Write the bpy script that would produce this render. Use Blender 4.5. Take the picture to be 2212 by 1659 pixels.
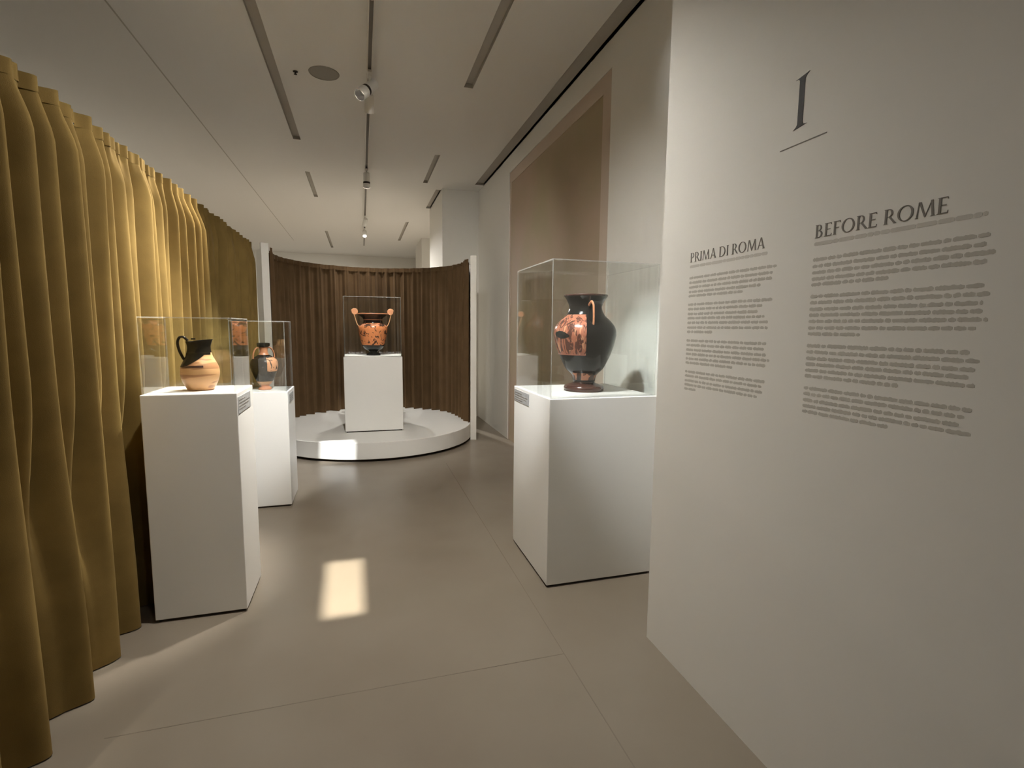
import bpy, bmesh, math, random
from mathutils import Vector, Matrix

random.seed(7)
sc = bpy.context.scene
for o in list(bpy.data.objects):
    bpy.data.objects.remove(o)
C = sc.collection
PI = math.pi

# ------------------------------------------------------------------ camera
F_PX, YAW, PITCH, ROLL = 1096.62, math.radians(16.485), math.radians(-6.304), math.radians(0.55)
cam_d = bpy.data.cameras.new('camera')
cam_d.sensor_fit = 'HORIZONTAL'
cam_d.sensor_width = 36.0
cam_d.lens = 36.0 * F_PX / 2212.0
cam_d.clip_start = 0.02
cam = bpy.data.objects.new('camera', cam_d)
C.objects.link(cam)
fw = Vector((math.sin(YAW) * math.cos(PITCH), math.cos(YAW) * math.cos(PITCH), math.sin(PITCH)))
r0 = Vector((math.cos(YAW), -math.sin(YAW), 0))
u0 = r0.cross(fw)
rt = r0 * math.cos(ROLL) + u0 * math.sin(ROLL)
up = rt.cross(fw)
cam.matrix_world = Matrix(((rt.x, up.x, -fw.x, 0), (rt.y, up.y, -fw.y, 0), (rt.z, up.z, -fw.z, 1.45), (0, 0, 0, 1)))
sc.camera = cam

# ------------------------------------------------------------------ world, exposure
w = bpy.data.worlds.new('world')
sc.world = w
w.use_nodes = True
w.node_tree.nodes['Background'].inputs[0].default_value = (0.02, 0.018, 0.015, 1)
w.node_tree.nodes['Background'].inputs[1].default_value = 1.0
sc.view_settings.view_transform = 'Standard'
sc.view_settings.look = 'None'
sc.view_settings.gamma = 1.0
sc.view_settings.use_curve_mapping = False
sc.view_settings.exposure = 0.18
sc.cycles.caustics_reflective = False
sc.cycles.caustics_refractive = False
sc.cycles.max_bounces = 7
sc.cycles.diffuse_bounces = 3
sc.cycles.glossy_bounces = 2
sc.cycles.transmission_bounces = 2
sc.cycles.transparent_max_bounces = 12
sc.cycles.use_adaptive_sampling = True
sc.cycles.adaptive_threshold = 0.3
sc.cycles.adaptive_min_samples = 16

TRACK_X, CEIL = 0.11, 3.57
WARMISH, NEUT, COOL = (1.0, 0.92, 0.78), (1.0, 0.965, 0.91), (0.95, 0.98, 1.0)
# track spotlights: (position along the track, aim point, cone degrees, blend, watts, colour, source radius, label tail)
SPOTS = [
    (0.60, (0.10, 0.8, 0.0), 120, 1.0, 24, NEUT, 0.06, 'added as fill over the near end of the aisle'),  # unseen fill lamp added to lift the near aisle
    (1.15, (1.81, 2.52, 3.00), 20, 1.0, 60, COOL, 0.04, 'grazing the wall behind the text wall corner'),
    (2.35, (0.10, 3.0, 0.0), 150, 1.0, 240, NEUT, 0.06, 'added as fill, flooding the floor between the front pedestals'),  # unseen wide flood added for general ambient level
    (2.05, (1.30, 2.87, 1.34), 30, 0.6, 420, COOL, 0.035, 'aimed at the large black amphora'),
    (3.28, (-0.90, 3.20, 1.40), 38, 0.7, 580, NEUT, 0.035, 'aimed at the jug beside the gold curtain'),
    (2.95, (-0.76, 4.50, 1.02), 26, 0.6, 470, COOL, 0.035, 'aimed at the small amphora'),
    (2.65, (0.60, 7.0, 1.2), 75, 0.9, 240, NEUT, 0.06, 'added as fill, turned down the aisle towards the dais'),  # unseen fill added to brighten the dais and the pier behind it
    (4.95, (0.13, 6.45, 1.44), 21, 0.5, 400, NEUT, 0.035, 'seen from behind, aimed at the volute krater'),
    (4.62, (-1.08, 3.50, 1.95), 46, 0.8, 640, WARMISH, 0.018, 'turned back towards the gold curtain'),
    (7.35, (0.10, 7.30, 0.0), 84, 0.8, 115, NEUT, 0.018, 'added to bring out the alcove curtain folds, pointing straight down over the round dais'),  # overhead lamp added to shade the folds of the alcove curtain
    (10.35, (-0.6, 13.2, 0.0), 110, 0.8, 1000, NEUT, 0.05, 'small pair glowing far down the track'),
    (11.60, (0.10, 9.3, 0.0), 110, 0.8, 1000, NEUT, 0.05, 'glowing brightest at the far end of the track'),
]
# unseen fill spotlights added behind the gold curtain, bounced off a wall onto the ceiling
FILL_TRACK_X = -2.95
BAY_FILL_SPOTS = [
    (1.0, (-4.2, 3.6, 1.5), 70, 0.8, 12, NEUT, 0.05, 'added as ceiling fill, nearest on the unseen second track beyond the gold curtain'),
    (3.0, (-4.2, 6.2, 1.6), 70, 0.8, 40, NEUT, 0.05, 'added as ceiling fill, midway along the unseen second track beyond the gold curtain'),
    (4.9, (-4.2, 9.0, 1.6), 70, 0.8, 550, NEUT, 0.05, 'added as ceiling fill, farthest on the unseen second track beyond the gold curtain'),
]


# ------------------------------------------------------------------ helpers
def link(name, me, mats, parent=None):
    o = bpy.data.objects.new(name, me)
    C.objects.link(o)
    if not isinstance(mats, (list, tuple)):
        mats = [mats]
    if not me.materials:
        for m in mats:
            me.materials.append(m)
    o.parent = parent
    return o


def tag(o, label=None, cat=None, group=None, kind=None):
    if label: o['label'] = label
    if cat: o['category'] = cat
    if group: o['group'] = group
    if kind: o['kind'] = kind
    return o


def empty(name, loc, label=None, cat=None, group=None, rz=0.0):
    o = bpy.data.objects.new(name, None)
    o.empty_display_size = 0.1
    C.objects.link(o)
    o.location = loc
    o.rotation_euler = (0, 0, rz)
    return tag(o, label, cat, group)


def pyd(name, verts, faces, smooth=False):
    me = bpy.data.meshes.new(name)
    me.from_pydata([tuple(v) for v in verts], [], faces)
    if smooth:
        for p in me.polygons: p.use_smooth = True
    me.update()
    return me


def fixn(me):
    bm = bmesh.new(); bm.from_mesh(me)
    bmesh.ops.recalc_face_normals(bm, faces=bm.faces)
    bm.to_mesh(me); bm.free()
    return me


def boxes(name, lst, bevel=0.0, seg=2):
    """mesh of axis aligned boxes (x0,x1,y0,y1,z0,z1)"""
    bm = bmesh.new()
    for (x0, x1, y0, y1, z0, z1) in lst:
        g = bmesh.ops.create_cube(bm, size=1.0)
        for v in g['verts']:
            v.co = Vector(((x0 + x1) / 2 + v.co.x * (x1 - x0), (y0 + y1) / 2 + v.co.y * (y1 - y0), (z0 + z1) / 2 + v.co.z * (z1 - z0)))
    if bevel > 0:
        bmesh.ops.bevel(bm, geom=list(bm.edges), offset=bevel, segments=seg, affect='EDGES', profile=0.5)
    me = bpy.data.meshes.new(name)
    bm.to_mesh(me); bm.free()
    return me


def lathe(name, prof, n=64, az0=0.0, az1=2 * PI, off=0.0, subdiv=6, closed=True):
    """prof: list of (r, z); smooth Catmull-Rom in between"""
    P = prof
    pts = []
    for i in range(len(P) - 1):
        p0, p1, p2, p3 = P[max(i - 1, 0)], P[i], P[i + 1], P[min(i + 2, len(P) - 1)]
        for k in range(subdiv):
            t = k / subdiv
            q = []
            for a in (0, 1):
                q.append(0.5 * (2 * p1[a] + (p2[a] - p0[a]) * t + (2 * p0[a] - 5 * p1[a] + 4 * p2[a] - p3[a]) * t * t + (3 * p1[a] - p0[a] - 3 * p2[a] + p3[a]) * t ** 3))
            pts.append((max(q[0], 0.0005), q[1]))
    pts.append(P[-1])
    full = abs(az1 - az0 - 2 * PI) < 1e-6
    m = n if full else n + 1
    V, Fc = [], []
    for (r, z) in pts:
        for j in range(m):
            a = az0 + (az1 - az0) * j / n
            V.append(((r + off) * math.cos(a), (r + off) * math.sin(a), z))
    for i in range(len(pts) - 1):
        for j in range(n):
            j2 = (j + 1) % m if full else j + 1
            Fc.append((i * m + j, i * m + j2, (i + 1) * m + j2, (i + 1) * m + j))
    me = pyd(name, V, Fc, True)
    if full: fixn(me)
    me.set_sharp_from_angle(angle=math.radians(38))
    return me


def sub_profile(prof, z0, z1, n=24):
    """dense samples of a profile between two heights (for painted bands)"""
    zs = [z0 + (z1 - z0) * i / n for i in range(n + 1)]
    out = []
    for z in zs:
        for i in range(len(prof) - 1):
            a, b = prof[i], prof[i + 1]
            if min(a[1], b[1]) <= z <= max(a[1], b[1]) and a[1] != b[1]:
                p0, p3 = prof[max(i - 1, 0)], prof[min(i + 2, len(prof) - 1)]
                lo, hi = 0.0, 1.0
                f = lambda t, k: 0.5 * (2 * a[k] + (b[k] - p0[k]) * t + (2 * p0[k] - 5 * a[k] + 4 * b[k] - p3[k]) * t * t + (3 * a[k] - p0[k] - 3 * b[k] + p3[k]) * t ** 3)
                for _ in range(30):
                    mid = (lo + hi) / 2
                    if (f(mid, 1) < z) == (b[1] > a[1]): lo = mid
                    else: hi = mid
                out.append((f(lo, 0), z))
                break
    return out


def sweep(name, path, wid, thk, side, nsub=10, taper=None, n=10):
    """strap swept along a path (Catmull-Rom), elliptical section: wid along `side`, thk across"""
    P = [Vector(p) for p in path]
    pts = []
    for i in range(len(P) - 1):
        p0, p1, p2, p3 = P[max(i - 1, 0)], P[i], P[i + 1], P[min(i + 2, len(P) - 1)]
        for k in range(nsub):
            t = k / nsub
            pts.append(0.5 * (2 * p1 + (p2 - p0) * t + (2 * p0 - 5 * p1 + 4 * p2 - p3) * t * t + (3 * p1 - p0 - 3 * p2 + p3) * t ** 3))
    pts.append(P[-1])
    S = Vector(side).normalized()
    V, Fc = [], []
    for i, p in enumerate(pts):
        T = (pts[min(i + 1, len(pts) - 1)] - pts[max(i - 1, 0)]).normalized()
        N = T.cross(S).normalized()
        k = 1.0 if taper is None else taper[0] + (taper[1] - taper[0]) * i / (len(pts) - 1)
        for j in range(n):
            a = 2 * PI * j / n
            V.append(p + S * (math.cos(a) * wid * k / 2) + N * (math.sin(a) * thk * k / 2))
    for i in range(len(pts) - 1):
        for j in range(n):
            Fc.append((i * n + j, i * n + (j + 1) % n, (i + 1) * n + (j + 1) % n, (i + 1) * n + j))
    Fc.append(tuple(range(n))[::-1])
    Fc.append(tuple(range((len(pts) - 1) * n, len(pts) * n)))
    return fixn(pyd(name, V, Fc, True))


# ------------------------------------------------------------------ materials
def mat(name, col, rough=0.6, spec=0.5, metal=0.0, emit=None, bump=0.0, bscale=200.0, var=0.0, vscale=3.0, col2=None, sheen=0.0, coat=0.0):
    m = bpy.data.materials.new(name)
    m.use_nodes = True
    nt = m.node_tree
    b = nt.nodes['Principled BSDF']
    b.inputs['Base Color'].default_value = (*col, 1)
    b.inputs['Roughness'].default_value = rough
    b.inputs['Specular IOR Level'].default_value = spec
    b.inputs['Metallic'].default_value = metal
    if sheen:
        b.inputs['Sheen Weight'].default_value = sheen
        b.inputs['Sheen Roughness'].default_value = 0.4
        b.inputs['Sheen Tint'].default_value = (*[min(1, c * 2.2 + .1) for c in col], 1)
    if coat:
        b.inputs['Coat Weight'].default_value = coat
        b.inputs['Coat Roughness'].default_value = 0.08
    if emit:
        b.inputs['Emission Color'].default_value = (*emit[0], 1)
        b.inputs['Emission Strength'].default_value = emit[1]
    tc = nt.nodes.new('ShaderNodeTexCoord')
    if var or col2:
        nz = nt.nodes.new('ShaderNodeTexNoise')
        nz.inputs['Scale'].default_value = vscale
        nz.inputs['Detail'].default_value = 5
        nt.links.new(tc.outputs['Object'], nz.inputs['Vector'])
        mx = nt.nodes.new('ShaderNodeMix')
        mx.data_type = 'RGBA'
        c2 = col2 if col2 else tuple(c * (1 - var) for c in col)
        mx.inputs[6].default_value = (*col, 1)
        mx.inputs[7].default_value = (*c2, 1)
        rp = nt.nodes.new('ShaderNodeMapRange')
        rp.inputs[1].default_value, rp.inputs[2].default_value = 0.35, 0.65
        nt.links.new(nz.outputs['Fac'], rp.inputs[0])
        nt.links.new(rp.outputs[0], mx.inputs[0])
        nt.links.new(mx.outputs[2], b.inputs['Base Color'])
    if bump:
        n2 = nt.nodes.new('ShaderNodeTexNoise')
        n2.inputs['Scale'].default_value = bscale
        n2.inputs['Detail'].default_value = 3
        nt.links.new(tc.outputs['Object'], n2.inputs['Vector'])
        bp = nt.nodes.new('ShaderNodeBump')
        bp.inputs['Strength'].default_value = bump
        bp.inputs['Distance'].default_value = 0.002
        nt.links.new(n2.outputs['Fac'], bp.inputs['Height'])
        nt.links.new(bp.outputs[0], b.inputs['Normal'])
    return m


def figure_mat(name, clay, black, scale, thr, stretch=(1, 1, 1), dist=0.6, rough=0.22, light=None):
    """clay ground with irregular painted figures (dark blots with a crisp edge)"""
    m = bpy.data.materials.new(name)
    m.use_nodes = True
    nt = m.node_tree
    b = nt.nodes['Principled BSDF']
    b.inputs['Roughness'].default_value = rough
    tc = nt.nodes.new('ShaderNodeTexCoord')
    mp = nt.nodes.new('ShaderNodeMapping')
    mp.inputs['Scale'].default_value = stretch
    nt.links.new(tc.outputs['Object'], mp.inputs['Vector'])
    nz = nt.nodes.new('ShaderNodeTexNoise')
    nz.inputs['Scale'].default_value = scale
    nz.inputs['Detail'].default_value = 2.5
    nz.inputs['Distortion'].default_value = dist
    nt.links.new(mp.outputs[0], nz.inputs['Vector'])
    rp = nt.nodes.new('ShaderNodeMapRange')
    rp.inputs[1].default_value, rp.inputs[2].default_value = thr - 0.015, thr + 0.015
    nt.links.new(nz.outputs['Fac'], rp.inputs[0])
    mx = nt.nodes.new('ShaderNodeMix')
    mx.data_type = 'RGBA'
    mx.inputs[6].default_value = (*clay, 1)
    mx.inputs[7].default_value = (*black, 1)
    nt.links.new(rp.outputs[0], mx.inputs[0])
    out = mx.outputs[2]
    if light:
        n3 = nt.nodes.new('ShaderNodeTexNoise')
        n3.inputs['Scale'].default_value = scale * 1.7
        n3.inputs['Distortion'].default_value = 1.0
        nt.links.new(mp.outputs[0], n3.inputs['Vector'])
        r3 = nt.nodes.new('ShaderNodeMapRange')
        r3.inputs[1].default_value, r3.inputs[2].default_value = 0.6, 0.63
        nt.links.new(n3.outputs['Fac'], r3.inputs[0])
        m3 = nt.nodes.new('ShaderNodeMix')
        m3.data_type = 'RGBA'
        m3.inputs[7].default_value = (*light, 1)
        nt.links.new(out, m3.inputs[6])
        nt.links.new(r3.outputs[0], m3.inputs[0])
        out = m3.outputs[2]
    nt.links.new(out, b.inputs['Base Color'])
    return m


def glass_mat(name, tint=(0.975, 0.985, 0.98), f0=0.045):
    m = bpy.data.materials.new(name)
    m.use_nodes = True
    nt = m.node_tree
    nt.nodes.clear()
    out = nt.nodes.new('ShaderNodeOutputMaterial')
    tr = nt.nodes.new('ShaderNodeBsdfTransparent')
    tr.inputs[0].default_value = (*tint, 1)
    gl = nt.nodes.new('ShaderNodeBsdfGlossy')
    gl.inputs['Color'].default_value = (1, 1, 1, 1)
    gl.inputs['Roughness'].default_value = 0.0
    lw = nt.nodes.new('ShaderNodeLayerWeight')
    lw.inputs[0].default_value = 0.5
    pw = nt.nodes.new('ShaderNodeMath'); pw.operation = 'POWER'; pw.inputs[1].default_value = 5.0
    ml = nt.nodes.new('ShaderNodeMath'); ml.operation = 'MULTIPLY_ADD'
    ml.inputs[1].default_value = 1 - f0; ml.inputs[2].default_value = f0
    nt.links.new(lw.outputs['Facing'], pw.inputs[0])
    nt.links.new(pw.outputs[0], ml.inputs[0])
    mx = nt.nodes.new('ShaderNodeMixShader')
    nt.links.new(ml.outputs[0], mx.inputs[0])
    nt.links.new(tr.outputs[0], mx.inputs[1])
    nt.links.new(gl.outputs[0], mx.inputs[2])
    nt.links.new(mx.outputs[0], out.inputs[0])
    return m


def edge_mat(name):
    m = bpy.data.materials.new(name)
    m.use_nodes = True
    nt = m.node_tree
    nt.nodes.clear()
    out = nt.nodes.new('ShaderNodeOutputMaterial')
    tr = nt.nodes.new('ShaderNodeBsdfTransparent')
    df = nt.nodes.new('ShaderNodeBsdfDiffuse')
    df.inputs[0].default_value = (0.7, 0.7, 0.65, 1)
    mx = nt.nodes.new('ShaderNodeMixShader')
    mx.inputs[0].default_value = 0.22
    nt.links.new(tr.outputs[0], mx.inputs[1])
    nt.links.new(df.outputs[0], mx.inputs[2])
    nt.links.new(mx.outputs[0], out.inputs[0])
    return m


M = {}
M['wall'] = mat('wall_paint', (0.77, 0.745, 0.685), 0.75, 0.3)
M['ceil'] = mat('ceiling_paint', (0.80, 0.785, 0.75), 0.85, 0.2)
M['slot'] = mat('slot_grey', (0.50, 0.47, 0.42), 0.8)
M['pedestal'] = mat('pedestal_lacquer', (0.80, 0.785, 0.74), 0.42, 0.4)
M['plinth'] = mat('plinth_dark', (0.03, 0.022, 0.015), 0.8)
M['caption'] = mat('caption_grey', (0.40, 0.40, 0.39), 0.5, var=0.25, vscale=40)
M['post'] = mat('partition_white', (0.80, 0.77, 0.70), 0.6)
M['gold'] = mat('gold_velvet', (0.215, 0.142, 0.045), 0.9, 0.10, sheen=0.12, bump=0.25, bscale=500, var=0.18, vscale=6)
M['brown'] = mat('brown_velvet', (0.135, 0.082, 0.04), 0.9, 0.12, sheen=0.25, bump=0.25, bscale=500, var=0.18, vscale=6)
M['panel'] = mat('niche_brown', (0.44, 0.33, 0.24), 0.7, 0.25, col2=(0.39, 0.325, 0.205), vscale=1.1)
M['panel_edge'] = mat('niche_border', (0.56, 0.46, 0.37), 0.7, 0.25)
M['rail'] = mat('track_white', (0.75, 0.72, 0.66), 0.4)
M['raildark'] = mat('track_channel', (0.22, 0.20, 0.18), 0.6)
M['grille'] = mat('grille_grey', (0.30, 0.285, 0.25), 0.7)
M['fixture'] = mat('fixture_white', (0.80, 0.78, 0.73), 0.35)
M['lens'] = mat('lens_glow', (1, 1, 1), 0.3, emit=((1.0, 0.95, 0.86), 30.0))
M['glass'] = glass_mat('vitrine_acrylic')
M['edge'] = edge_mat('acrylic_edge')
M['black'] = mat('black_glaze', (0.009, 0.0085, 0.008), 0.13, 0.3, var=0.3, vscale=14)
M['clay'] = mat('orange_clay', (0.56, 0.23, 0.11), 0.35, 0.5, var=0.2, vscale=18, coat=0.25)
M['paleclay'] = mat('pale_clay', (0.62, 0.33, 0.16), 0.4, 0.5, var=0.22, vscale=14)
M['redclay'] = mat('red_clay_band', (0.42, 0.13, 0.08), 0.3, 0.5, coat=0.3)
M['footglaze'] = mat('brown_black_foot', (0.055, 0.024, 0.018), 0.18, 0.5)
M['rayband'] = figure_mat('clay_rays', (0.55, 0.22, 0.12), (0.06, 0.03, 0.02), 30, 0.5, (1, 1, 0.25))
M['panelfig'] = figure_mat('painted_panel', (0.40, 0.145, 0.085), (0.10, 0.036, 0.025), 30, 0.52, (1.0, 1.0, 0.26), 1.4, 0.2, light=(0.60, 0.30, 0.17))
M['kraterfig'] = figure_mat('krater_figures', (0.58, 0.20, 0.075), (0.05, 0.022, 0.014), 26, 0.585, (1, 1, 0.75), 1.2, 0.25)
M['jugfig'] = figure_mat('jug_bands', (0.66, 0.37, 0.17), (0.42, 0.20, 0.09), 9, 0.55, (0.4, 0.4, 3.2), 0.5, 0.35)
M['smallfig'] = figure_mat('small_panel', (0.62, 0.29, 0.14), (0.06, 0.03, 0.02), 34, 0.58, (1, 1, 0.6), 1.2, 0.25)
M['ink'] = mat('ink_black', (0.030, 0.027, 0.023), 0.6)
M['titleink'] = mat('ink_grey', (0.19, 0.17, 0.145), 0.6)
M['bodyink'] = mat('ink_pale', (0.49, 0.465, 0.405), 0.7)
M['ruleink'] = mat('ink_rule', (0.56, 0.53, 0.47), 0.7)

# floor: cast resin with soft cloudy stains
fm = bpy.data.materials.new('floor_resin')
fm.use_nodes = True
nt = fm.node_tree
b = nt.nodes['Principled BSDF']
tc = nt.nodes.new('ShaderNodeTexCoord')
n1 = nt.nodes.new('ShaderNodeTexNoise'); n1.inputs['Scale'].default_value = 0.9; n1.inputs['Detail'].default_value = 4
nt.links.new(tc.outputs['Object'], n1.inputs['Vector'])
mx = nt.nodes.new('ShaderNodeMix'); mx.data_type = 'RGBA'
mx.inputs[6].default_value = (0.265, 0.225, 0.175, 1)
mx.inputs[7].default_value = (0.225, 0.185, 0.14, 1)
rp = nt.nodes.new('ShaderNodeMapRange'); rp.inputs[1].default_value = 0.35; rp.inputs[2].default_value = 0.65
nt.links.new(n1.outputs['Fac'], rp.inputs[0]); nt.links.new(rp.outputs[0], mx.inputs[0]); nt.links.new(mx.outputs[2], b.inputs['Base Color'])
n2 = nt.nodes.new('ShaderNodeTexNoise'); n2.inputs['Scale'].default_value = 5
nt.links.new(tc.outputs['Object'], n2.inputs['Vector'])
r2 = nt.nodes.new('ShaderNodeMapRange'); r2.inputs[3].default_value = 0.26; r2.inputs[4].default_value = 0.36
nt.links.new(n2.outputs['Fac'], r2.inputs[0]); nt.links.new(r2.outputs[0], b.inputs['Roughness'])
b.inputs['Specular IOR Level'].default_value = 0.4
M['floor'] = fm
M['joint'] = mat('floor_joint', (0.215, 0.178, 0.135), 0.6)

# ------------------------------------------------------------------ the room
XL, XR, XN, YB, YF = -4.2, 1.265, 1.81, -3.2, 16.3
floor = tag(link('floor', boxes('floor', [(XL, 4.0, YB, YF, -0.08, 0.0)]), M['floor']), kind='structure')
link('floor_joint', boxes('fj', [(0.838, 0.842, YB, 5.3, -0.002, 0.0008)]), M['joint'], floor)
link('floor_joint', boxes('fj', [(-0.9, 0.838, 1.972, 1.976, -0.002, 0.0008)]), M['joint'], floor)

# ceiling with real recesses
slots = [(-0.70, -0.62, 2.3, 6.53), (0.92, 1.00, 1.2, 4.70), (1.672, 1.81, 1.98, 7.70), (0.92, 0.985, 6.56, 7.84),
         (-0.70, -0.64, 7.8, 9.24), (1.155, 1.236, 8.16, 9.47), (0.91, 0.97, 10.8, 13.15), (-0.74, -0.68, 12.4, 14.9)]
xs = sorted({XL, 4.0} | {s[0] for s in slots} | {s[1] for s in slots})
ys = sorted({YB, YF} | {s[2] for s in slots} | {s[3] for s in slots})
V, Fc = [], []
for i in range(len(xs) - 1):
    for j in range(len(ys) - 1):
        cx_, cy_ = (xs[i] + xs[i + 1]) / 2, (ys[j] + ys[j + 1]) / 2
        if any(s[0] < cx_ < s[1] and s[2] < cy_ < s[3] for s in slots): continue
        k = len(V)
        V += [(xs[i], ys[j], CEIL), (xs[i], ys[j + 1], CEIL), (xs[i + 1], ys[j + 1], CEIL), (xs[i + 1], ys[j], CEIL)]
        Fc.append((k, k + 1, k + 2, k + 3))
# slab above the recesses
k = len(V)
V += [(XL, YB, CEIL + 0.1), (XL, YF, CEIL + 0.1), (4, YF, CEIL + 0.1), (4, YB, CEIL + 0.1)]
Fc.append((k, k + 1, k + 2, k + 3))
ceil = tag(link('ceiling', pyd('ceiling', V, Fc), M['ceil']), kind='structure')
for s in slots:
    x0, x1, y0, y1 = s
    z0, z1 = CEIL - 0.0005, CEIL + 0.035
    vv = [(x0, y0, z0), (x1, y0, z0), (x1, y1, z0), (x0, y1, z0), (x0, y0, z1), (x1, y0, z1), (x1, y1, z1), (x0, y1, z1)]
    link('ceiling_slot', pyd('slot', vv, [(0, 1, 5, 4), (1, 2, 6, 5), (2, 3, 7, 6), (3, 0, 4, 7), (4, 5, 6, 7)]), M['slot'], ceil)
link('ceiling_seam', boxes('seam', [(-1.578, -1.566, 3.0, 14.0, CEIL - 0.0015, CEIL + 0.002)]), M['slot'], ceil)

# walls
tag(link('wall_right', boxes('wr', [(XR, XN + 0.3, YB, 1.985, 0, CEIL)]), M['wall']), kind='structure')
NY0, NY1, NZ = 3.60, 6.31, 3.365
tag(link('wall_right_middle', boxes('wrm', [(XN, XN + 0.3, 1.985, NY0, 0, CEIL + 0.05)]), M['wall']), kind='structure')
tag(link('wall_right_rear', boxes('wrr', [(XN, XN + 0.3, NY1, 8.06, 0, CEIL + 0.05)]), M['wall']), kind='structure')
tag(link('wall_right_lintel', boxes('wrl', [(XN, XN + 0.3, NY0, NY1, NZ, CEIL + 0.05)]), M['wall']), kind='structure')
tag(link('wall_pier', boxes('wp', [(1.236, XN + 0.6, 8.06, 9.58, 0, CEIL + 0.05)]), M['wall']), kind='structure')
tag(link('wall_pier_far', boxes('wpf', [(1.43, XN + 0.6, 12.6, 14.0, 0, CEIL)]), M['wall']), kind='structure')
tag(link('wall_far_right', boxes('wfr', [(2.41, 2.6, 8.06, YF, 0, CEIL)]), M['wall']), kind='structure')
tag(link('wall_far', boxes('wf', [(XL, 4.0, YF, YF + 0.2, 0, CEIL)]), M['wall']), kind='structure')
tag(link('wall_left', boxes('wl', [(XL - 0.2, XL, YB, YF, 0, CEIL)]), M['wall']), kind='structure')
tag(link('wall_behind', boxes('wb', [(XL, XN + 0.3, YB - 0.2, YB, 0, CEIL)]), M['wall']), kind='structure')
tag(link('wall_curtain_left', boxes('wcl', [(-1.34, -1.27, -0.6, 6.02, 0, 2.30)]), M['wall']), kind='structure')

# tall brown panel in the right wall
pn = empty('niche_panel', (XN, NY0, 0), 'tall brown panel with paler brown border set in the white wall behind the large vitrine', 'wall panel')
D = 0.012
link('panel_field', boxes('pf', [(D, 0.06, 0.002, NY1 - NY0 - 0.002, 0.0, NZ - 0.002)]), M['panel'], pn)
link('border_strip', boxes('bs', [(D - 0.004, D, 0.0, NY1 - NY0, NZ - 0.13, NZ)]), M['panel_edge'], pn)
link('border_strip', boxes('bs', [(D - 0.004, D, 0.0, 0.15, 0.0, NZ - 0.13)]), M['panel_edge'], pn)
link('border_strip', boxes('bs', [(D - 0.004, D, NY1 - NY0 - 0.05, NY1 - NY0, 0.0, NZ - 0.13)]), M['panel_edge'], pn)

# ------------------------------------------------------------------ lighting track and spotlights
for (tx, ya, yb, lab) in ((TRACK_X, -2.2, 14.2, 'long white lighting track running down the ceiling above the aisle'),
                          (FILL_TRACK_X, -2.2, 5.2, 'unseen lighting track added beyond the gold curtain for the ceiling fill spotlights')):  # second track is an unseen addition carrying the fill lamps
    tr = empty('lighting_track', (tx, 0, CEIL), lab, 'light track')
    link('rail', boxes('rail', [(-0.024, -0.014, ya, yb, -0.03, 0.0), (0.014, 0.024, ya, yb, -0.03, 0.0)]), M['rail'], tr)
    link('channel', boxes('chan', [(-0.014, 0.014, ya, yb, -0.012, 0.0)]), M['raildark'], tr)



def spotlight(y, aim, cone, blend, watt, col, rad, tail, aperture=None, tx=TRACK_X, deep=False):
    t = empty('track_spotlight', (tx, y, CEIL - 0.03), 'white track spotlight ' + tail, 'spotlight', 'spotlights on the ceiling track')
    link('adapter', boxes('ad', [(-0.017, 0.017, -0.06, 0.06, -0.022, 0.0)], 0.003), M['fixture'], t)
    st = lathe('stem', [(0.0005, -0.02), (0.011, -0.02), (0.011, -0.095), (0.0005, -0.095)], 12, subdiv=1)
    link('stem', st, M['fixture'], t)
    pivot = Vector((0, 0, -0.115))
    d = (Vector(aim) - (Vector((tx, y, CEIL - 0.03)) + pivot)).normalized()
    zc = -d
    xc = (Vector((1, 0, 0)) - zc * zc.x).normalized()
    yc = zc.cross(xc)
    h = link('housing', lathe('housing', [(0.0005, 0.075), (0.036, 0.075), (0.042, 0.066), (0.042, -0.07), (0.038, -0.07), (0.036, 0.04 if deep else -0.02), (0.0005, 0.04 if deep else -0.02)], 28, subdiv=1), M['fixture'], t)
    h.matrix_local = Matrix.Translation(pivot) @ Matrix((xc, yc, zc)).transposed().to_4x4()
    link('lens', lathe('lens', [(0.0005, 0.038 if deep else -0.022), (0.034, 0.038 if deep else -0.022)], 24, subdiv=1), M['lens'], h)
    ld = bpy.data.lights.new('spot', 'SPOT')
    ld.energy = watt * SPOT_SCALE; ld.color = col; ld.spot_size = math.radians(cone); ld.spot_blend = blend
    ld.shadow_soft_size = rad
    lo = bpy.data.objects.new('spot_lamp', ld)
    C.objects.link(lo)
    lo.parent = h
    lo.location = (0, 0, -0.078)
    if deep:
        ls = 0.155 if tx == TRACK_X and y < 6 else 0.12
        link('snoot', lathe('snoot', [(0.042, -0.066), (0.047, -0.072), (0.047, -ls), (0.0455, -ls), (0.0455, -0.074), (0.040, -0.068)], 28, subdiv=1), M['fixture'], h)
        link('snoot_liner', lathe('liner', [(0.045, -ls + 0.0005), (0.045, -0.045), (0.036, -0.045)], 28, subdiv=1), M['plinth'], h)
    if aperture:
        ax_, ay_ = aperture
        zz = -0.078 - 0.15
        r = 0.06
        for bx in ((-r, -ax_, -r, r), (ax_, r, -r, r), (-ax_, ax_, -r, -ay_), (-ax_, ax_, ay_, r)):
            link('shutter_blade', boxes('blade', [(bx[0], bx[1], bx[2], bx[3], zz - 0.001, zz + 0.001)]), M['raildark'], h)
        link('snoot', lathe('snoot', [(0.042, -0.068), (0.06, zz), (0.058, zz), (0.040, -0.068)], 28, subdiv=1), M['fixture'], h)
    return t


SPOT_SCALE = 1.0
for s in SPOTS: spotlight(*s, deep=s[0] in (4.62, 7.35))
for s in BAY_FILL_SPOTS: spotlight(*s, None, FILL_TRACK_X)
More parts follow.
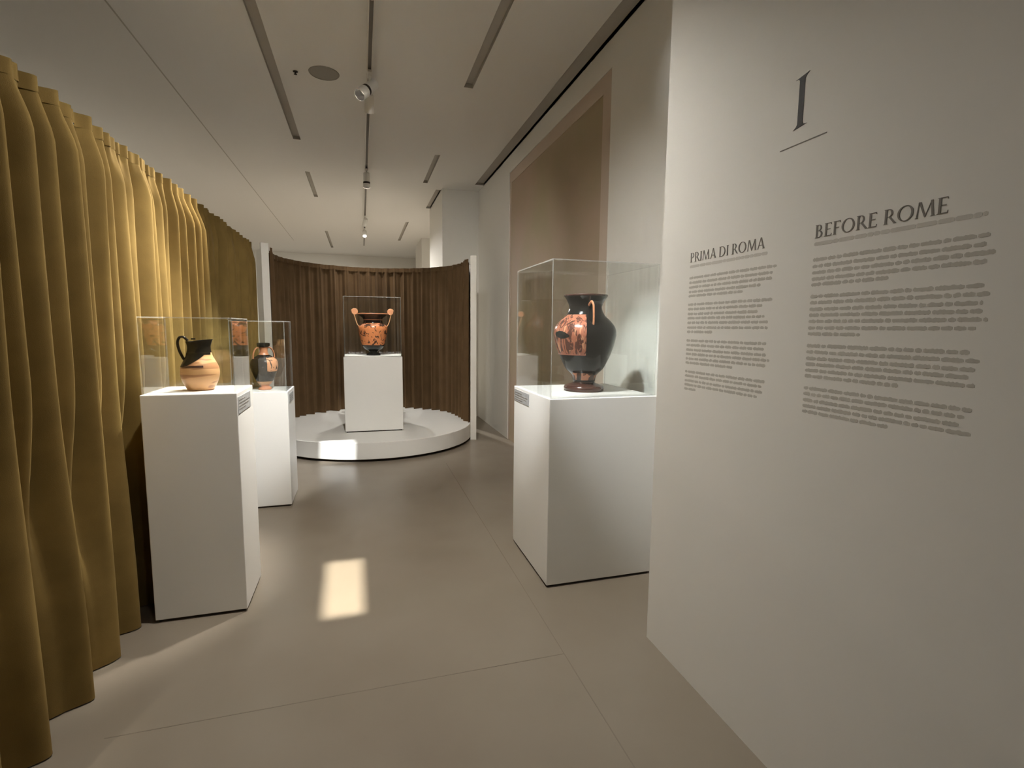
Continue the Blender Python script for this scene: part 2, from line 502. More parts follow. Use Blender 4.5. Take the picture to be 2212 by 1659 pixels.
# framing spotlights added so their shutter blades throw hard-edged patches
spotlight(1.75, (-0.125, 2.86, 0.0), 16.0, 0.1, 1700, (1.0, 0.94, 0.80), 0.0018, 'added with shutters to throw a bright rectangle on the floor', (0.0043, 0.0128))
spotlight(1.45, (-0.27, 5.66, 0.20), 12.0, 0.1, 2300, COOL, 0.0010, 'added with shutters to imitate a glass reflection on the dais edge', (0.0050, 0.0058))  # this lamp stands in for light reflected off vitrine glass

# ------------------------------------------------------------------ ceiling fittings
sp = empty('ceiling_speaker', (-0.255, 4.81, CEIL), 'round grey speaker grille flush in the ceiling', 'speaker')
link('grille', lathe('grille', [(0.0005, -0.006), (0.10, -0.006), (0.112, -0.004)], 40, subdiv=2), M['grille'], sp)
link('rim', lathe('rim', [(0.110, -0.001), (0.112, -0.007), (0.121, -0.006), (0.124, 0.0)], 40, subdiv=2), M['grille'], sp)
sn = empty('sprinkler_head', (-0.484, 4.85, CEIL), 'tiny dark sprinkler head in the ceiling beside the round speaker', 'sprinkler')
link('rosette', lathe('rosette', [(0.012, 0.0), (0.02, -0.002), (0.018, -0.006), (0.0005, -0.007)], 20, subdiv=2), M['plinth'], sn)
link('nozzle', lathe('nozzle', [(0.006, -0.005), (0.006, -0.02), (0.013, -0.022), (0.013, -0.025), (0.0005, -0.026)], 16, subdiv=1), M['plinth'], sn)


# ------------------------------------------------------------------ curtains
def noise1(s, seed):
    r = random.Random(seed)
    k = [(r.uniform(0.3, 2.3), r.uniform(0, 6.28), r.uniform(0.4, 1)) for _ in range(5)]
    return sum(a * math.sin(f * s + p) for f, p, a in k) / 2.2


def pleat(ph):
    c = 0.5 + 0.5 * math.cos(ph)
    return c ** 0.62 * 2 - 1


def sstep(a, b_, x):
    x = max(0.0, min(1.0, (x - a) / (b_ - a)))
    return x * x * (3 - 2 * x)


def left_fold_terms(y):
    """the parts of the fold that depend on the place along the curtain only"""
    irr = min(1.0, max(0.12, (y - 2.5) / 0.8))
    return (noise1(y * 2.4, 15), 2 * PI * (y - 1.94) / 0.2575 + 1.3 * noise1(y * 1.7, 3) * irr, 1 + 0.15 * noise1(y * 3.1, 5),
            1 + 0.28 * noise1(y * 4.3, 6), 1.1 + 1.9 * noise1(y * 1.9, 7), 2.4 * noise1(y * 2.2, 8), 2 * noise1(y, 9))


def left_fold(y, z, ztop, T):
    n0, ph0, a1, a2, p2, p3, p4 = T
    t = z / ztop
    ph = ph0 - 2 * PI * 0.05 * t * n0 / 0.2575
    k = sstep(0.10, 0.55, t)
    top = 1 - 0.80 * sstep(0.90, 1.0, t)
    low = (0.108 - 0.096 * k) * a1
    fin = (0.010 + 0.066 * k) * a2
    f = low * pleat(ph) + fin * pleat(2 * ph + p2) - 0.02
    fine = 0.010 * (t ** 3) * math.sin(2 * PI * y / 0.061 + p3) + 0.008 * math.sin(2 * PI * y / 0.098 + 1.5 * z + p4)
    return f * top + fine


cl = empty('long_curtain', (-1.125, 0.0, 0.0), 'long gold velvet curtain hanging in deep folds along the aisle', 'curtain')
ny, nz, ZT = 1100, 56, 2.33
y0, y1 = -0.5, 6.10
TY = [left_fold_terms(y0 + (y1 - y0) * j / ny) for j in range(ny + 1)]
V, Fc = [], []
for i in range(nz + 1):
    z = 0.006 + (ZT - 0.05 - 0.006) * i / nz
    for j in range(ny + 1):
        y = y0 + (y1 - y0) * j / ny
        x = left_fold(y, z, ZT, TY[j])
        x = max(-0.135, min(x, 0.118))
        V.append((x + 0.0, y, z))
for i in range(nz):
    for j in range(ny):
        a = i * (ny + 1) + j
        Fc.append((a, a + ny + 1, a + ny + 2, a + 1))
cloth = link('cloth', pyd('cloth', V, Fc, True), M['gold'], cl)
V, Fc = [], []
for i in range(7):
    z = ZT - 0.055 + 0.055 * i / 6
    for j in range(ny + 1):
        y = y0 + (y1 - y0) * j / ny
        x = left_fold(y, ZT - 0.04, ZT, TY[j]) + 0.004
        V.append((x, y, z + (0.003 * math.sin(y * 31) if i == 6 else 0)))
for i in range(6):
    for j in range(ny):
        a = i * (ny + 1) + j
        Fc.append((a, a + ny + 1, a + ny + 2, a + 1))
hb = link('heading_band', pyd('heading', V, Fc, True), M['gold'], cl)

# curved partition with its own curtain, on a round dais
PX, PY = 0.150, 6.77
A0, A1 = math.radians(-16.5), math.radians(205)


def arc_wall(name, ri, ro, z0, z1, n=120):
    V, Fc = [], []
    for j in range(n + 1):
        a = A0 + (A1 - A0) * j / n
        c, s = math.cos(a), math.sin(a)
        V += [(ri * c, ri * s, z0), (ro * c, ro * s, z0), (ro * c, ro * s, z1), (ri * c, ri * s, z1)]
    for j in range(n):
        a, b_ = 4 * j, 4 * j + 4
        for k in range(4):
            Fc.append((a + k, a + (k + 1) % 4, b_ + (k + 1) % 4, b_ + k))
    Fc.append((0, 1, 2, 3)); Fc.append((4 * n + 3, 4 * n + 2, 4 * n + 1, 4 * n))
    return fixn(pyd(name, V, Fc))


cpz = empty('curved_partition', (PX, PY, 0), 'white curved partition whose upright ends frame the brown curtain alcove', 'partition')
link('curved_panel', arc_wall('cpanel', 1.254, 1.315, 0.03, 2.28), M['post'], cpz)
for a, nm in ((A0, 'r'), (A1, 'l')):
    rad = Vector((math.cos(a), math.sin(a), 0)); tan = Vector((-math.sin(a), math.cos(a), 0)) * (1 if nm == 'l' else -1)
    vv = []
    for z in (0.0, 2.345):
        for (p, q) in ((1.242, 0.002), (1.318, 0.002), (1.318, 0.045), (1.242, 0.045)):
            P = rad * p + tan * q
            vv.append((P.x, P.y, z))
    link('end_post', fixn(pyd('endpost', vv, [(0, 1, 2, 3), (4, 5, 6, 7), (0, 1, 5, 4), (1, 2, 6, 5), (2, 3, 7, 6), (3, 0, 4, 7)])), M['post'], cpz)

ds = empty('round_dais', (PX, PY, 0), 'low round white dais carrying the far pedestal', 'platform')
link('deck', lathe('deck', [(0.0005, 0.032), (1.235, 0.032), (1.24, 0.036), (1.24, 0.210), (1.235, 0.215), (0.0005, 0.215)], 128, subdiv=1), M['pedestal'], ds)
link('plinth', lathe('plinth', [(0.0005, 0.0), (1.19, 0.0), (1.19, 0.034), (0.0005, 0.034)], 96, subdiv=1), M['plinth'], ds)

cc = empty('alcove_curtain', (PX, PY, 0.215), 'dark brown velvet curtain curving behind the far pedestal', 'curtain')


def curved_curtain(zb, zt, r_mean, head=False):
    V, Fc = [], []
    n, m = 1100, (6 if head else 40)
    b0, b1 = A0 - 0.012, A1 + 0.012
    for i in range(m + 1):
        z = zb + (zt - zb) * i / m
        t = (z - 0.0) / 2.12
        for j in range(n + 1):
            a = b0 + (b1 - b0) * j / n
            s = a * r_mean
            ph = 2 * PI * s / 0.155 + 2.6 * noise1(s * 2.6, 21) + 0.8 * (1 - t) * noise1(s * 2.3, 31)
            amp = (0.058 - 0.028 * t ** 1.5) * (1 + 0.5 * noise1(s * 3.9, 23))
            f = amp * pleat(ph) + 0.007 * math.sin(2 * PI * s / 0.052 + 2 * noise1(s, 25))
            if head: f = 0.4 * f - 0.012
            e_ = math.exp(-((a - b0) / 0.07) ** 2) + math.exp(-((a - b1) / 0.07) ** 2)
            r = r_mean + max(-0.07, min(0.062, f * (1 - 0.7 * e_) + 0.045 * e_))
            V.append((r * math.cos(a), r * math.sin(a), z + (0.003 * noise1(s * 8, 3) if head else 0)))
    for i in range(m):
        for j in range(n):
            a = i * (n + 1) + j
            Fc.append((a, a + 1, a + n + 2, a + n + 1))
    return pyd('curvedcloth', V, Fc, True)


link('cloth', curved_curtain(0.004, 2.05, 1.172), M['brown'], cc)
link('heading_band', curved_curtain(2.04, 2.098, 1.172, True), M['brown'], cc)


# ------------------------------------------------------------------ pedestals and vitrines
def pedestal(name, x0, x1, y0, y1, z0, h, label, caption=None):
    cx_, cy_ = (x0 + x1) / 2, (y0 + y1) / 2
    t = empty(name, (cx_, cy_, z0), label, 'pedestal', 'white museum pedestals')
    a, b_ = (x1 - x0) / 2, (y1 - y0) / 2
    link('body', boxes('body', [(-a, a, -b_, b_, 0.014, h)], 0.0035, 2), M['pedestal'], t)
    link('plinth', boxes('plinth', [(-a + 0.012, a - 0.012, -b_ + 0.012, b_ - 0.012, 0.0, 0.016)]), M['plinth'], t)
    if caption:
        side, ya, yb, za, zb = caption
        X = a if side > 0 else -a
        lo, hi = (X - 0.0005, X + 0.0025) if side > 0 else (X - 0.0025, X + 0.0005)
        c = link('caption_plate', boxes('cap', [(lo, hi, ya - cy_, yb - cy_, za - z0, zb - z0)]), M['caption'], t)
        c['label'] = 'grey caption plate'
        f0, f1 = (hi, hi + 0.0006) if side > 0 else (lo - 0.0006, lo)
        rows = []
        for k in range(4):
            zz = zb - z0 - 0.016 - 0.015 * k
            ln = (yb - ya - 0.03) * (0.55, 0.95, 0.85, 0.6)[k]
            if side > 0: rows.append((f0, f1, ya - cy_ + 0.015, ya - cy_ + 0.015 + ln, zz - 0.005, zz))
            else: rows.append((f0, f1, yb - cy_ - 0.015 - ln, yb - cy_ - 0.015, zz - 0.005, zz))
        link('caption_lines', boxes('capl', rows), M['titleink'], c)
    return t


def vitrine(x0, x1, y0, y1, z0, z1, label):
    t = empty('glass_vitrine', ((x0 + x1) / 2, (y0 + y1) / 2, z0), label, 'vitrine', 'clear box vitrines on pedestals')
    a, b_, h, th = (x1 - x0) / 2, (y1 - y0) / 2, z1 - z0, 0.006
    g = 0.0006
    def pane(bx):
        me = boxes('pane', [bx])
        me.materials.append(M['glass']); me.materials.append(M['edge'])
        d = [bx[1] - bx[0], bx[3] - bx[2], bx[5] - bx[4]]
        k = d.index(min(d))
        for p in me.polygons:
            p.material_index = 0 if abs(p.normal[k]) > 0.5 else 1
        link('pane', me, [], t)
    pane((-a, a, -b_, -b_ + th, 0.001, h - th - g))
    pane((-a, a, b_ - th, b_, 0.001, h - th - g))
    pane((-a, -a + th, -b_ + th + g, b_ - th - g, 0.001, h - th - g))
    pane((a - th, a, -b_ + th + g, b_ - th - g, 0.001, h - th - g))
    pane((-a, a, -b_, b_, h - th, h))
    return t


pedestal('pedestal', -0.995, -0.588, 2.725, 3.095, 0, 1.122, 'tall white pedestal carrying the orange jug beside the gold curtain', (1, 2.735, 3.015, 1.018, 1.100))
pedestal('pedestal', -0.975, -0.570, 4.314, 4.725, 0, 0.932, 'shorter white pedestal carrying the small black amphora', (1, 4.37, 4.63, 0.830, 0.905))
pedestal('pedestal', 0.963, 1.625, 2.537, 3.200, 0, 1.070, 'wide white pedestal carrying the large black amphora', (-1, 2.885, 3.185, 0.978, 1.052))
pedestal('pedestal', -0.205, 0.457, 6.12, 6.78, 0.215, 1.100 - 0.215, 'white pedestal on the round dais carrying the volute krater')
vitrine(-0.988, -0.597, 2.735, 3.086, 1.122, 1.486, 'clear vitrine over the orange jug')
vitrine(-0.968, -0.578, 4.323, 4.716, 0.932, 1.486, 'clear vitrine over the small black amphora')
vitrine(0.973, 1.615, 2.547, 3.190, 1.070, 1.815, 'large clear vitrine over the big black amphora')
vitrine(-0.195, 0.447, 6.13, 6.77, 1.100, 1.793, 'clear vitrine over the volute krater on the dais')


# ------------------------------------------------------------------ vases
def cam_az(x, y):
    """azimuth (in the vase's own axes) that faces the viewer's side of the room"""
    return math.atan2(-y, -x)


def patch(name, prof, az0, az1, zlo, zhi, off=0.001, n=40, m=10):
    """piece of a vase's skin between two heights that vary with azimuth"""
    V, Fc = [], []
    for j in range(n + 1):
        u = j / n
        a = az0 + (az1 - az0) * u
        z0_, z1_ = zlo(u), zhi(u)
        pr = sub_profile(prof, z0_, max(z1_, z0_ + 1e-4), m)
        while len(pr) < m + 1: pr.append(pr[-1])
        for (r, z) in pr: V.append(((r + off) * math.cos(a), (r + off) * math.sin(a), z))
    for j in range(n):
        for i in range(m):
            q = j * (m + 1) + i
            Fc.append((q, q + m + 1, q + m + 2, q + 1))
    return pyd(name, V, Fc, True)


# large amphora with a figured panel
ax, ay, az = 1.312, 2.87, 1.0705
am = empty('black_amphora', (ax, ay, az), 'large black-glazed amphora with an orange figured panel and strap handles', 'vase')
k = 1.02
body = [(0.067, 0.060), (0.075, 0.098), (0.112, 0.135), (0.143, 0.197), (0.167, 0.258), (0.182, 0.315), (0.187, 0.352), (0.176, 0.392), (0.146, 0.43), (0.118, 0.457), (0.105, 0.480)]
body = [(r * k, z) for r, z in body]
link('body', lathe('body', body, 96), M['black'], am)
link('foot', lathe('foot', [(0.0005, 0.0), (0.11, 0.0), (0.121, 0.008), (0.122, 0.022), (0.112, 0.034), (0.078, 0.044), (0.066, 0.052), (0.068, 0.062)], 72), M['footglaze'], am)
link('neck', lathe('neck', [(0.107, 0.478), (0.099, 0.505), (0.103, 0.525), (0.116, 0.552), (0.130, 0.572)], 72), M['black'], am)
link('rim', lathe('rim', [(0.130, 0.571), (0.133, 0.578), (0.129, 0.583), (0.116, 0.578), (0.098, 0.545), (0.09, 0.50), (0.09, 0.40)], 72, subdiv=4), M['footglaze'], am)
link('ray_band', lathe('rays', sub_profile(body, 0.068, 0.112, 8), 72, off=0.0009, subdiv=1), M['rayband'], am)
va = cam_az(ax, ay)
pa0, pa1 = va - math.radians(122), va + math.radians(3)
link('painted_panel', lathe('ppanel', sub_profile(body, 0.228, 0.462, 24), 60, pa0, pa1, 0.0012, 1), M['panelfig'], am)
pp_mid = lambda u: 0.348 - 0.012 * u
link('painted_animal', patch('animal', body, va - math.radians(66), va - math.radians(27), lambda u: pp_mid(u) - 0.022 * math.sin(PI * u) ** 0.7, lambda u: pp_mid(u) + 0.022 * math.sin(PI * u) ** 0.7, 0.0022), M['black'], am)
link('painted_figure', patch('fig', body, va - math.radians(40), va - math.radians(20), lambda u: 0.395 + 0.03 * u, lambda u: 0.395 + 0.03 * u + 0.012 * math.sin(PI * u), 0.0022), M['footglaze'], am)
link('panel_border', lathe('pborder', sub_profile(body, 0.222, 0.229, 3), 60, pa0, pa1, 0.0016, 1), M['redclay'], am)
for sgn in (0, PI):
    ha = va + math.radians(25) + sgn
    d = Vector((math.cos(ha), math.sin(ha), 0)); sd = Vector((-math.sin(ha), math.cos(ha), 0))
    path = [d * 0.098 + Vector((0, 0, 0.518)), d * 0.132 + Vector((0, 0, 0.536)), d * 0.158 + Vector((0, 0, 0.518)), d * 0.166 + Vector((0, 0, 0.475)), d * 0.168 + Vector((0, 0, 0.43)), d * 0.166 + Vector((0, 0, 0.402))]
    h_ = link('handle', sweep('handle', path, 0.052, 0.014, sd), M['black'], am)
    link('handle_edge', sweep('hedge', [p - sd * 0.0245 for p in path], 0.011, 0.017, sd), M['clay'], h_)

# jug
jx, jy, jz = -0.79, 2.91, 1.1225
jg = empty('orange_jug', (jx, jy, jz), 'pale orange jug with a black neck and looped black handle', 'vase')
jb = [(0.056, 0.0), (0.061, 0.008), (0.078, 0.042), (0.0865, 0.078), (0.085, 0.112), (0.074, 0.140), (0.060, 0.168), (0.0545, 0.190)]
link('body', lathe('jbody', jb, 80), M['jugfig'], jg)
link('base', lathe('jbase', [(0.0005, 0.001), (0.055, 0.001), (0.057, 0.006), (0.0575, 0.012)], 48, subdiv=2), M['redclay'], jg)


def trefoil(name, prof, n=80, pinch=0.0):
    me = lathe(name, prof, n)
    z0, z1 = prof[0][1], max(p[1] for p in prof)
    for v in me.vertices:
        t = max(0, (v.co.z - z0) / (z1 - z0)) ** 2
        a = math.atan2(v.co.y, v.co.x)
        f = 1 + t * pinch * math.cos(3 * (a - 0.0))
        v.co.x *= f; v.co.y *= f
        v.co.z += t * 0.006 * math.cos(a)
    return me


link('neck', trefoil('jneck', [(0.0547, 0.189), (0.052, 0.205), (0.052, 0.222), (0.056, 0.242), (0.059, 0.249), (0.055, 0.249), (0.049, 0.235), (0.047, 0.20), (0.05, 0.15)], 80, 0.10), M['black'], jg)
jva = cam_az(jx, jy)
link('black_shoulder', patch('jsh', jb, jva - math.radians(150), jva + math.radians(60), lambda u: 0.128 + 0.052 * max(0.0, min(1.0, (u - 0.52) / 0.3)), lambda u: 0.1895, 0.0009, 80), M['black'], jg)
link('painted_band', lathe('jband', sub_profile(jb, 0.118, 0.128, 4), 60, jva - math.radians(120), jva + math.radians(10), 0.001, 1), M['footglaze'], jg)
ha = jva - math.radians(95)
d = Vector((math.cos(ha), math.sin(ha), 0)); sd = Vector((-math.sin(ha), math.cos(ha), 0))
link('handle', sweep('jh', [d * 0.045 + Vector((0, 0, 0.248)), d * 0.062 + Vector((0, 0, 0.266)), d * 0.080 + Vector((0, 0, 0.264)), d * 0.089 + Vector((0, 0, 0.238)), d * 0.083 + Vector((0, 0, 0.198)), d * 0.066 + Vector((0, 0, 0.154))], 0.030, 0.013, sd), M['black'], jg)
link('rotelle', lathe('rot', [(0.0005, -0.004), (0.010, -0.004), (0.010, 0.004), (0.0005, 0.004)], 20, subdiv=1), M['black'], jg).location = (d.x * 0.02 + sd.x * 0.02, d.y * 0.02 + sd.y * 0.02, 0.258)

# small amphora
sx_, sy_, sz_ = -0.765, 4.52, 0.9325
sa = empty('small_amphora', (sx_, sy_, sz_), 'small black amphora with a pale orange neck and side panel', 'vase')
sb = [(0.040, 0.040), (0.055, 0.060), (0.076, 0.100), (0.097, 0.160), (0.1035, 0.205), (0.094, 0.240), (0.066, 0.266), (0.040, 0.283)]
link('body', lathe('sbody', sb, 80), M['black'], sa)
link('foot', lathe('sfoot', [(0.0005, 0.0), (0.046, 0.0), (0.049, 0.008), (0.046, 0.018), (0.034, 0.026), (0.036, 0.036), (0.041, 0.042)], 60, subdiv=4), M['clay'], sa)
link('ray_band', lathe('srays', sub_profile(sb, 0.042, 0.068, 6), 60, off=0.0009, subdiv=1), M['paleclay'], sa)
link('neck', lathe('sneck', [(0.0405, 0.282), (0.032, 0.298), (0.030, 0.32), (0.034, 0.345)], 60), M['clay'], sa)
link('mouth', lathe('smouth', [(0.034, 0.344), (0.046, 0.352), (0.0485, 0.366), (0.046, 0.376), (0.036, 0.376), (0.028, 0.350), (0.026, 0.30)], 60, subdiv=4), M['black'], sa)
sva = cam_az(sx_, sy_)
link('painted_panel', lathe('spanel', sub_profile(sb, 0.150, 0.262, 14), 40, sva + math.radians(12), sva + math.radians(112), 0.001, 1), M['smallfig'], sa)
for ofs in (-70, 110):
    ha = sva + math.radians(ofs)
    d = Vector((math.cos(ha), math.sin(ha), 0)); sd = Vector((-math.sin(ha), math.cos(ha), 0))
    link('handle', sweep('sh', [d * 0.030 + Vector((0, 0, 0.336)), d * 0.052 + Vector((0, 0, 0.338)), d * 0.070 + Vector((0, 0, 0.318)), d * 0.082 + Vector((0, 0, 0.282)), d * 0.083 + Vector((0, 0, 0.250))], 0.018, 0.010, sd), M['clay'], sa)

# volute krater
kx, ky, kz = 0.135, 6.45, 1.1005
kr = empty('volute_krater', (kx, ky, kz), 'orange krater with black figures and tall scrolled handles on the dais pedestal', 'vase')
kb = [(0.066, 0.060), (0.092, 0.073), (0.118, 0.098), (0.134, 0.132), (0.151, 0.20), (0.166, 0.27), (0.173, 0.325), (0.166, 0.355), (0.135, 0.378), (0.116, 0.392)]
link('body', lathe('kbody', kb, 88), M['kraterfig'], kr)
link('black_base', lathe('kbase', sub_profile(kb, 0.060, 0.128, 12), 72, off=0.001, subdiv=1), M['black'], kr)
link('foot', lathe('kfoot', [(0.0005, 0.0), (0.078, 0.0), (0.083, 0.008), (0.080, 0.022), (0.056, 0.034), (0.052, 0.046), (0.066, 0.061)], 64, subdiv=4), M['black'], kr)
link('neck', lathe('kneck', [(0.117, 0.391), (0.108, 0.412), (0.108, 0.432), (0.122, 0.455), (0.158, 0.482), (0.182, 0.496)], 72), M['black'], kr)
link('rim', lathe('krim', [(0.182, 0.495), (0.190, 0.501), (0.188, 0.507), (0.174, 0.505), (0.118, 0.466), (0.094, 0.42)], 72, subdiv=4), M['clay'], kr)
link('tongue_band', lathe('ktongue', sub_profile(kb, 0.357, 0.386, 8), 72, off=0.001, subdiv=1), M['rayband'], kr)
link('neck_ring', lathe('kring', [(0.110, 0.426), (0.116, 0.432), (0.110, 0.438)], 64, subdiv=3), M['clay'], kr)
kva = cam_az(kx, ky)
for sgn in (-1, 1):
    ha = kva + sgn * PI / 2
    d = Vector((math.cos(ha), math.sin(ha), 0)); sd = Vector((-math.sin(ha), math.cos(ha), 0))
    Z = Vector((0, 0, 1))
    link('handle', sweep('kh', [d * 0.160 + Z * 0.345, d * 0.184 + Z * 0.380, d * 0.200 + Z * 0.430, d * 0.214 + Z * 0.485, d * 0.220 + Z * 0.520], 0.044, 0.013, sd), M['paleclay'], kr)
    c0 = d * 0.208 + Z * 0.527
    path = []
    for i in range(28):
        a = i / 27 * 2 * PI * 1.6
        r = 0.040 - 0.028 * i / 27
        path.append(c0 + d * (r * math.cos(a + 0.2)) + Z * (r * math.sin(a + 0.2)))
    link('volute', sweep('kv', path, 0.040, 0.011, sd, nsub=2), M['paleclay'], kr)
    hub = lathe('hub', [(0.0005, -0.018), (0.035, -0.018), (0.035, 0.018), (0.0005, 0.018)], 24, subdiv=1)
    hb_ = link('volute_eye', hub, M['clay'], kr)
    hb_.location = c0; hb_.rotation_mode = 'QUATERNION'; hb_.rotation_quaternion = sd.to_track_quat('Z', 'Y')


# ------------------------------------------------------------------ lettering on the text wall
# glyphs in units of the cap height: lists of closed outlines
def arcpts(cx_, cy_, rx, ry, a0, a1, n=18):
    return [(cx_ + rx * math.cos(math.radians(a0 + (a1 - a0) * i / n)), cy_ + ry * math.sin(math.radians(a0 + (a1 - a0) * i / n))) for i in range(n + 1)]


def ring(cx_, cy_, rx, ry, tx, ty, a0, a1, n=24):
    out = []
    o = arcpts(cx_, cy_, rx, ry, a0, a1, n)
    i_ = arcpts(cx_, cy_, rx - tx, ry - ty, a0, a1, n)
    for k in range(n):
        out.append([o[k], o[k + 1], i_[k + 1], i_[k]])
    return out


def rect(x0, y0, x1, y1): return [[(x0, y0), (x1, y0), (x1, y1), (x0, y1)]]


def stem(x, w_=0.12, s=0.07):
    return rect(x, 0, x + w_, 1) + [[(x - s, 0), (x + w_ + s, 0), (x + w_, 0.05), (x, 0.05)]] + [[(x, 0.95), (x + w_, 0.95), (x + w_ + s, 1), (x - s, 1)]]


def diag(xb, xt, w_): return [[(xb, 0), (xb + w_, 0), (xt + w_, 1), (xt, 1)]]


def foot_serif(x, w_, y=0.0, s=0.06):
    return [[(x - s, y), (x + w_ + s, y), (x + w_, y + 0.04), (x, y + 0.04)]] if y < 0.5 else [[(x, y - 0.04), (x + w_, y - 0.04), (x + w_ + s, y), (x - s, y)]]


def bar(x0, x1, y, tick=0.0):
    o = rect(x0, y - 0.025, x1, y + 0.025)
    if tick: o += [[(x1 - 0.03, y), (x1, y), (x1 + 0.02, y + tick), (x1 + 0.0, y + tick)]] if tick > 0 else [[(x1, y), (x1 - 0.03, y), (x1 + 0.0, y + tick), (x1 + 0.03, y + tick)]]
    return o


G = {
    'I': (0.30, stem(0.09)),
    'E': (0.58, stem(0.08) + bar(0.2, 0.50, 0.975, -0.12) + bar(0.2, 0.44, 0.52) + bar(0.2, 0.53, 0.025, 0.14)),
    'F': (0.54, stem(0.08) + bar(0.2, 0.50, 0.975, -0.12) + bar(0.2, 0.43, 0.51)),
    'P': (0.58, stem(0.08) + bar(0.2, 0.3, 0.975) + bar(0.2, 0.3, 0.47) + ring(0.29, 0.725, 0.25, 0.275, 0.11, 0.045, -90, 90)),
    'R': (0.70, stem(0.08) + bar(0.2, 0.3, 0.975) + bar(0.2, 0.3, 0.47) + ring(0.29, 0.725, 0.24, 0.275, 0.11, 0.045, -90, 90) + [[(0.27, 0.49), (0.39, 0.49), (0.74, 0.0), (0.60, 0.0)]]),
    'B': (0.64, stem(0.08) + bar(0.2, 0.3, 0.975) + bar(0.2, 0.3, 0.53) + bar(0.2, 0.3, 0.025) + ring(0.28, 0.76, 0.22, 0.24, 0.10, 0.045, -90, 90) + ring(0.29, 0.275, 0.28, 0.275, 0.12, 0.045, -90, 90)),
    'D': (0.84, stem(0.08) + bar(0.2, 0.34, 0.975) + bar(0.2, 0.34, 0.025) + ring(0.33, 0.5, 0.45, 0.5, 0.12, 0.045, -90, 90)),
    'O': (0.94, ring(0.46, 0.5, 0.43, 0.515, 0.12, 0.045, 0, 360, 40)),
    'A': (0.78, diag(0.06, 0.34, 0.05) + [[(0.60, 0), (0.73, 0), (0.43, 1.02), (0.33, 1.02)]] + bar(0.18, 0.62, 0.33) + foot_serif(0.06, 0.05) + foot_serif(0.60, 0.13)),
    'M': (1.02, diag(0.06, 0.15, 0.05) + [[(0.15, 1), (0.27, 1), (0.55, 0.02), (0.47, 0.02)]] + diag(0.48, 0.78, 0.045) + [[(0.84, 0), (0.96, 0), (0.86, 1), (0.75, 1)]] + foot_serif(0.06, 0.05) + foot_serif(0.84, 0.12)),
    ' ': (0.26, []),
}
GI = [[(-0.13, 0.0), (0.13, 0.045), (0.07, 0.055), (0.05, 0.10), (-0.05, 0.10), (-0.07, 0.05)],
      [(-0.052, 0.08), (0.048, 0.08), (0.048, 0.92), (-0.052, 0.92)],
      [(-0.13, 0.945), (-0.07, 0.94), (-0.052, 0.90), (0.048, 0.90), (0.07, 0.945), (0.13, 1.0)]]


def wall_polys(name, polys, y_left, z_base, h, sx_=1.0, thick=0.0012):
    """outlines (reading direction runs towards -Y) as thin raised lettering on the text wall"""
    V, Fc = [], []
    for pi, pl in enumerate(polys):
        t = thick + 0.00002 * (pi % 7)
        n = len(pl); k0 = len(V)
        for (x, y) in pl: V.append((-t, -(x * h * sx_), y * h))
        for (x, y) in pl: V.append((0.0002, -(x * h * sx_), y * h))
        Fc.append(tuple(range(k0, k0 + n)))
        for i in range(n):
            j = (i + 1) % n
            Fc.append((k0 + i, k0 + n + i, k0 + n + j, k0 + j))
    return fixn(pyd(name, V, Fc))


def word_polys(text):
    x, out = 0.0, []
    for ch in text:
        w_, ps = G[ch]
        out += [[(px + x, py) for px, py in p] for p in ps]
        x += w_ + 0.045
    return out, x - 0.045


num = empty('section_numeral', (XR, 1.281, 2.049), 'black Roman numeral one with a thin rule beneath it high on the wall', 'wall lettering')
link('numeral', wall_polys('numI', GI, 0, 0, 0.152, 1.25), M['ink'], num)
rl = link('rule', boxes('rule', [(-0.001, 0.0002, -0.097, 0.070, -0.0462, -0.0432)]), M['titleink'], num)

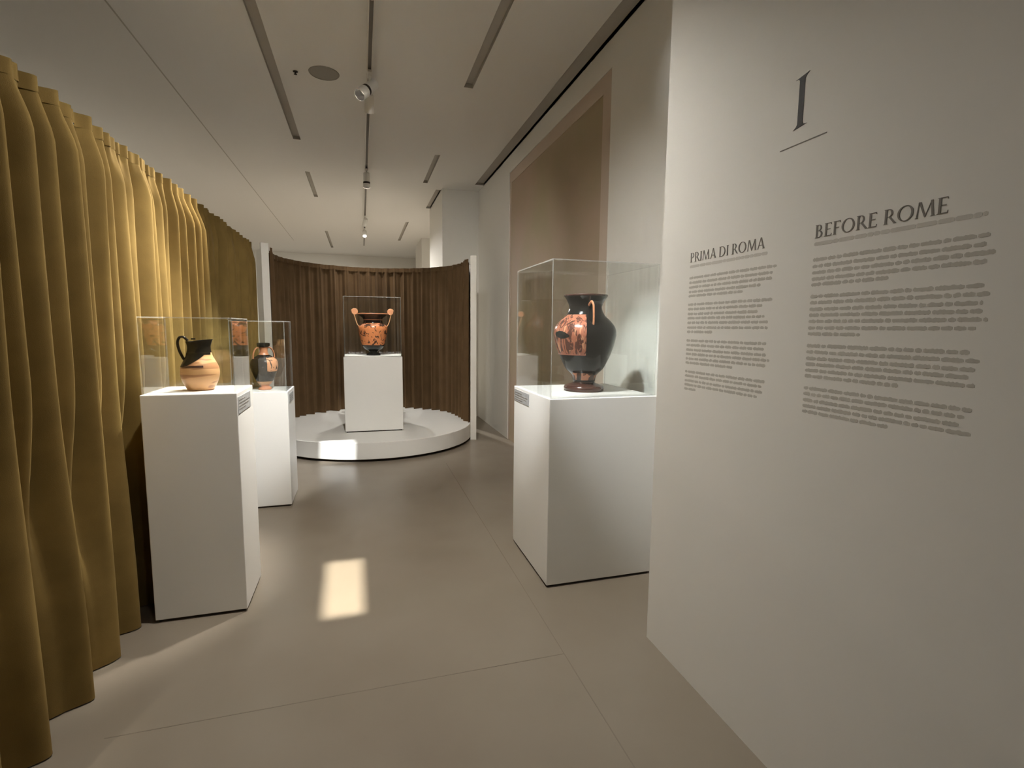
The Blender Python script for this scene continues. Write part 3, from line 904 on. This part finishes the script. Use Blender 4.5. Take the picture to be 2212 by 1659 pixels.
BZ = [1.654, 1.635, 1.617, 1.599, 1.583, 1.549, 1.531, 1.512, 1.495, 1.477, 1.458, 1.441, 1.406, 1.388, 1.369, 1.352, 1.334, 1.317, 1.281, 1.264, 1.245, 1.228, 1.211]
BE = [0.762, 0.762, 0.749, 0.763, 0.967, 0.755, 0.749, 0.762, 0.756, 0.75, 0.77, 1.034, 0.777, 0.756, 0.763, 0.774, 0.76, 0.917, 0.761, 0.774, 0.783, 0.758, 0.939]
PE = [1.335, 1.35, 1.352, 1.399, 1.48, 1.341, 1.379, 1.399, 1.373, 1.357, 1.356, 1.62, 1.358, 1.367, 1.352, 1.34, 1.356, 1.51, 1.355, 1.36, 1.362, 1.375, 1.704]


def smear_line(length, h, rnd, solid=False):
    """a blurred run of illegible words: soft-cornered blots, one per word, with uneven tops"""
    polys, x = [], 0.0
    while x < length - 0.006:
        wl = min(rnd.choice([0.016, 0.024, 0.034, 0.046, 0.06]), length - x)
        n = max(2, int(wl / 0.004))
        top, bot = [], []
        for i in range(n + 1):
            px = x + wl * i / n
            e = 0.55 if i in (0, n) else 1.0
            asc = rnd.choice([0, 0, 0.1, 0.2, 0.25]) if not solid else 0
            dsc = rnd.choice([0, 0, 0, 0.1, 0.15]) if not solid else 0
            top.append((px, h * (0.5 + 0.5 * e + asc * e)))
            bot.append((px, h * (0.5 - 0.5 * e - dsc * e)))
        for i in range(n):
            polys.append([bot[i], bot[i + 1], top[i + 1], top[i]])
        x += wl + (0.003 if not solid else 0.0015)
    return polys


def text_block(title, y_left, tlen, ends, rule_end, label, seed):
    t = empty('wall_text', (XR, y_left, 1.2), label, 'wall lettering')
    ps, w_ = word_polys(title)
    h = 0.036
    o = link('heading', wall_polys('heading', ps, 0, 0, h, tlen / (w_ * h)), M['titleink'], t)
    o.location = (0, 0, 1.716 - 1.2)
    rnd = random.Random(seed)
    o = link('subtitle_line', wall_polys('sub', smear_line(y_left - rule_end, 0.0105, rnd, True), 0, 0, 1.0, 1.0, 0.0003), M['ruleink'], t)
    o.location = (0, 0, 1.6935 - 1.2)
    for z, e in zip(BZ, ends):
        o = link('text_line', wall_polys('tl', smear_line(y_left - e, 0.0082, rnd), 0, 0, 1.0, 1.0, 0.0003), M['bodyink'], t)
        o.location = (0, 0, z - 0.0041 - 1.2)


text_block('PRIMA DI ROMA', 1.783, 0.393, PE, 1.377, 'Italian text block of small grey lines under a serif heading, nearer the wall corner', 5)
text_block('BEFORE ROME', 1.199, 0.352, BE, 0.770, 'English text block of small grey lines under a larger-looking serif heading, nearer the viewer', 6)
